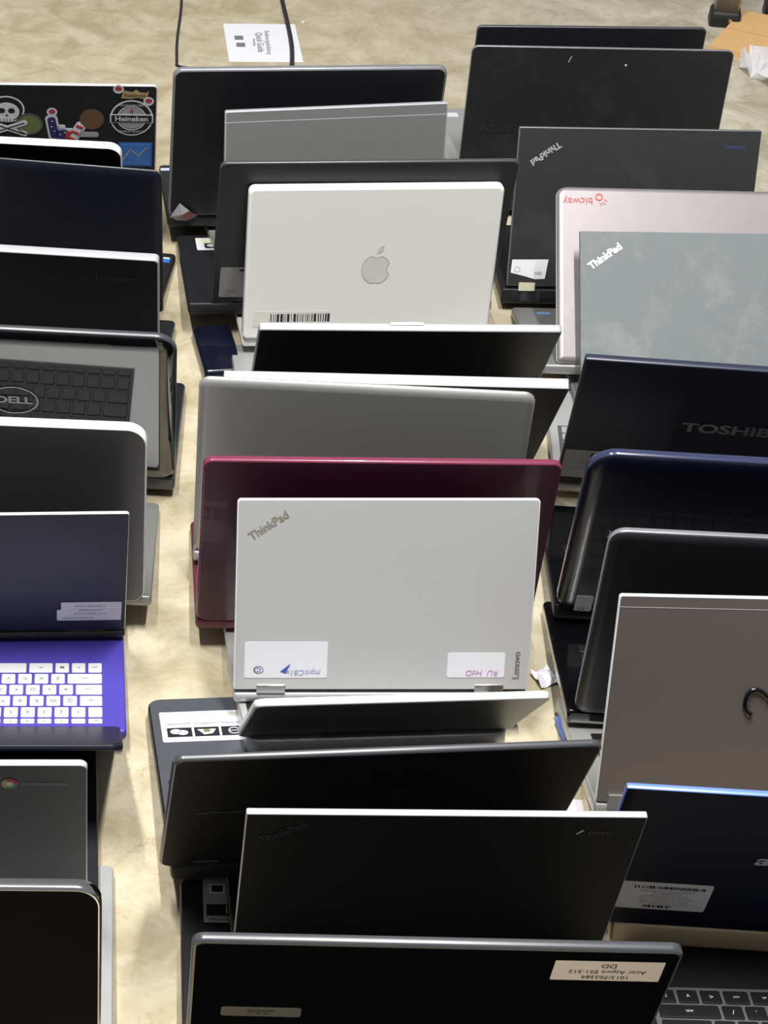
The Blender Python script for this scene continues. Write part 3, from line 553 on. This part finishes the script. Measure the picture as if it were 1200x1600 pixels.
# folded leaflet
lf_ = bmesh.new(); slab_bm(.132, .170, [(0, .0012), (0, .0)], .0008, .0008, M=Matrix.Translation((0, -.085, 0)), bm=lf_, cap_mat=0, side_mat=0)
leaflet = tag(finish(lf_, 'paper_leaflet', PAPER, None, (.322, 3.513, .0), (0, 0, math.radians(-1))), 'white printed paper leaflet lying on the floor under the right cord', 'paper')
for v in leaflet.data.vertices: v.co.x += -.10*v.co.y*.25
s = Sheet()
s.text('Quick Guide', -.005, 0, .017, INKG, rot=-90, z=.0002, bold=.01); s.text('Bedienungsanleitung', .010, 0, .013, INKG, rot=-90, z=.0002); s.text('Handleiding', -.015, 0, .007, INKG, rot=-90, z=.0002); s.text('Dynabook', .050, -.01, .009, INKG, rot=-90, z=.0002); s.put('print', leaflet, (0, 0, .0013))
for x, y in ((-.042, .020), (-.040, -.012)): Sheet().rect(x, y, .016, .018, INKG, .0004, r=.0002, th=.0001).put('printed_block', leaflet, (0, 0, .0013))
def cord(name, label, pts, wd=.006, th=.0025):
    # smooth flat strap along a polyline
    P = []
    for i in range(len(pts)-1):
        p0 = Vector(pts[max(i-1, 0)]); p1 = Vector(pts[i]); p2 = Vector(pts[i+1]); p3 = Vector(pts[min(i+2, len(pts)-1)])
        for k in range(8):
            t_ = k/8; P.append(.5*((2*p1)+(-p0+p2)*t_+(2*p0-5*p1+4*p2-p3)*t_*t_+(-p0+3*p1-3*p2+p3)*t_**3))
    P.append(Vector(pts[-1])); bm = bmesh.new(); rings = []
    for i, p in enumerate(P):
        d = (P[min(i+1, len(P)-1)]-P[max(i-1, 0)]).normalized(); sd = Vector((-d.y, d.x, 0)).normalized()*wd/2
        rings.append([bm.verts.new(q) for q in (p-sd, p+sd, p+sd*.7+Vector((0, 0, th)), p-sd*.7+Vector((0, 0, th)))])
    for A, B in zip(rings, rings[1:]):
        for k in range(4): bm.faces.new((A[k], A[(k+1) % 4], B[(k+1) % 4], B[k]))
    bm.faces.new(rings[0]); bm.faces.new(list(reversed(rings[-1])))
    bmesh.ops.recalc_face_normals(bm, faces=bm.faces)
    return tag(finish(bm, name, CORD), label, 'strap')
cord('floor_strap', 'thin dark strap bending in a corner left of the paper leaflet', [(.184, 3.86, .001), (.182, 3.70, .001), (.168, 3.53, .001), (.1635, 3.43, .001), (.165, 3.408, .001), (.19, 3.398, .001), (.23, 3.392, .001), (.30, 3.388, .001), (.42, 3.386, .001)], .0055)
cord('floor_strap', 'dark strap crossing over the paper leaflet', [(.372, 3.86, .002), (.373, 3.70, .002), (.374, 3.60, .003), (.3735, 3.50, .003), (.368, 3.42, .003), (.364, 3.39, .002), (.36, 3.34, .001)], .0085)
# crumbs, torn scraps
def crumple(name, label, cat, W, L, H, m, loc, rz, seed, nx=7, ny=6, mats2=None, lift=0.0):
    rr = random.Random(seed); bm = bmesh.new(); g = []
    for j in range(ny+1):
        row = []
        for i in range(nx+1):
            e = .12 if (i in (0, nx) or j in (0, ny)) else .05
            row.append(bm.verts.new(((i/nx-.5+rr.uniform(-e, e)/2)*W, (j/ny-.5+rr.uniform(-e, e)/2)*L, lift+rr.random()**1.5*H)))
        g.append(row)
    for j in range(ny):
        for i in range(nx): bm.faces.new((g[j][i], g[j][i+1], g[j+1][i+1], g[j+1][i]))
    o = finish(bm, name, m, None, loc, (0, 0, math.radians(rz)))
    md = o.modifiers.new('thickness', 'SOLIDIFY'); md.thickness = .0004
    return tag(o, label, cat)
crumple('paper_scrap', 'crumpled scrap of white paper on the floor right of the light silver laptop', 'paper', .022, .028, .010, PAPER, (.513, 1.745, .001), 20, 3, 4, 4)
slab_thing('paper_note', 'small white paper sheet between the wide black laptop and the warm grey one', 'paper', .040, .060, [(0, .0008), (0, 0)], PAPER, (.500, 1.525, .0), -8, .0005)
# blue plug with its short lead
pg = bpy.data.objects.new('usb_stick', None); COL.objects.link(pg); pg.location = (.5175, 1.655, 0); pg.rotation_euler = (0, 0, math.radians(6)); tag(pg, 'small blue usb stick on the floor right of the small silver laptop', 'usb stick')
b = slab_bm(.010, .034, [(.001, .012), (0, .010), (0, 0)], .002, .002, M=Matrix.Translation((0, -.017, 0))); finish(b, 'body', BLUEP, pg)
b = slab_bm(.006, .010, [(0, .008), (0, .004)], .0005, .0005, M=Matrix.Translation((0, .017, 0))); finish(b, 'plug', CHROME, pg)
tag(finish(tube([(.545, 1.775, .012), (.537, 1.745, .004), (.532, 1.715, .003), (.528, 1.69, .003), (.533, 1.66, .003), (.540, 1.62, .003)], .0022), 'cable', CORD), 'short black cable beside the blue usb stick', 'cable')
# carton, bag and furniture feet at the far right
cb = bmesh.new(); box_bm(cb, -.075, .075, -.095, .095, 0, .012); bmesh.ops.bevel(cb, geom=cb.edges[:], offset=.001, segments=1)
env = tag(finish(cb, 'cardboard_envelope', KRAFT, None, (1.236, 3.515, 0), (0, 0, math.radians(-33))), 'brown kraft cardboard envelope on the floor at the far right', 'envelope')
fl = bmesh.new(); box_bm(fl, -.075, .075, -.002, .095, .0125, .0135); finish(fl, 'flap', KRAFT, env)
crumple('plastic_bag', 'crumpled clear plastic bag next to the brown envelope', 'bag', .16, .20, .045, BAG, (1.262, 3.345, .001), 25, 11, 12, 12)
def foot(loc, rz, label):
    r = bpy.data.objects.new('table_leg', None); COL.objects.link(r); r.location = loc; r.rotation_euler = (0, 0, math.radians(rz)); tag(r, label, 'table leg')
    b = bmesh.new(); slab_bm(.056, .050, [(.006, .030), (.001, .024), (0, .003), (.002, 0)], .008, .008, M=Matrix.Translation((0, -.025, 0)), bm=b, cap_mat=0, side_mat=0); finish(b, 'foot_cap', RUBBER, r)
    b = bmesh.new(); slab_bm(.044, .040, [(0, .70), (0, .026)], .006, .006, M=Matrix.Translation((0, -.020, 0)), bm=b, cap_mat=0, side_mat=0); finish(b, 'tube', STEEL, r)
    b = bmesh.new(); bmesh.ops.create_cone(b, cap_ends=True, segments=16, radius1=.0045, radius2=.004, depth=.003, matrix=Matrix.Translation((.008, -.026, .014)) @ Matrix.Rotation(PI/2, 4, 'X')); finish(b, 'screw', CHROME, r)
foot((1.182, 3.605, 0), -12, 'grey metal table leg with black foot cap, left of the brown envelope')
foot((1.292, 3.640, 0), -12, 'grey metal table leg with black foot cap, behind the brown envelope at the frame edge')
def speck(x, y, r_, m, lab, cat='debris'):
    b = bmesh.new(); n = 7; rr = random.Random(int(x*1e4)); top = b.verts.new((0, 0, r_*.5)); rg = [b.verts.new((r_*rr.uniform(.6, 1.2)*math.cos(2*PI*k/n), r_*rr.uniform(.6, 1.2)*math.sin(2*PI*k/n), 0)) for k in range(n)]
    for k in range(n): b.faces.new((rg[k], rg[(k+1) % n], top))
    tag(finish(b, 'floor_crumb', m, None, (x, y, 0)), lab, cat)
speck(.404, 3.61, .004, LABEL, 'small pale crumb on the floor above the paper leaflet')
speck(.0955, 1.262, .003, INK, 'tiny black crumb on the floor left of the nearest centre laptop')
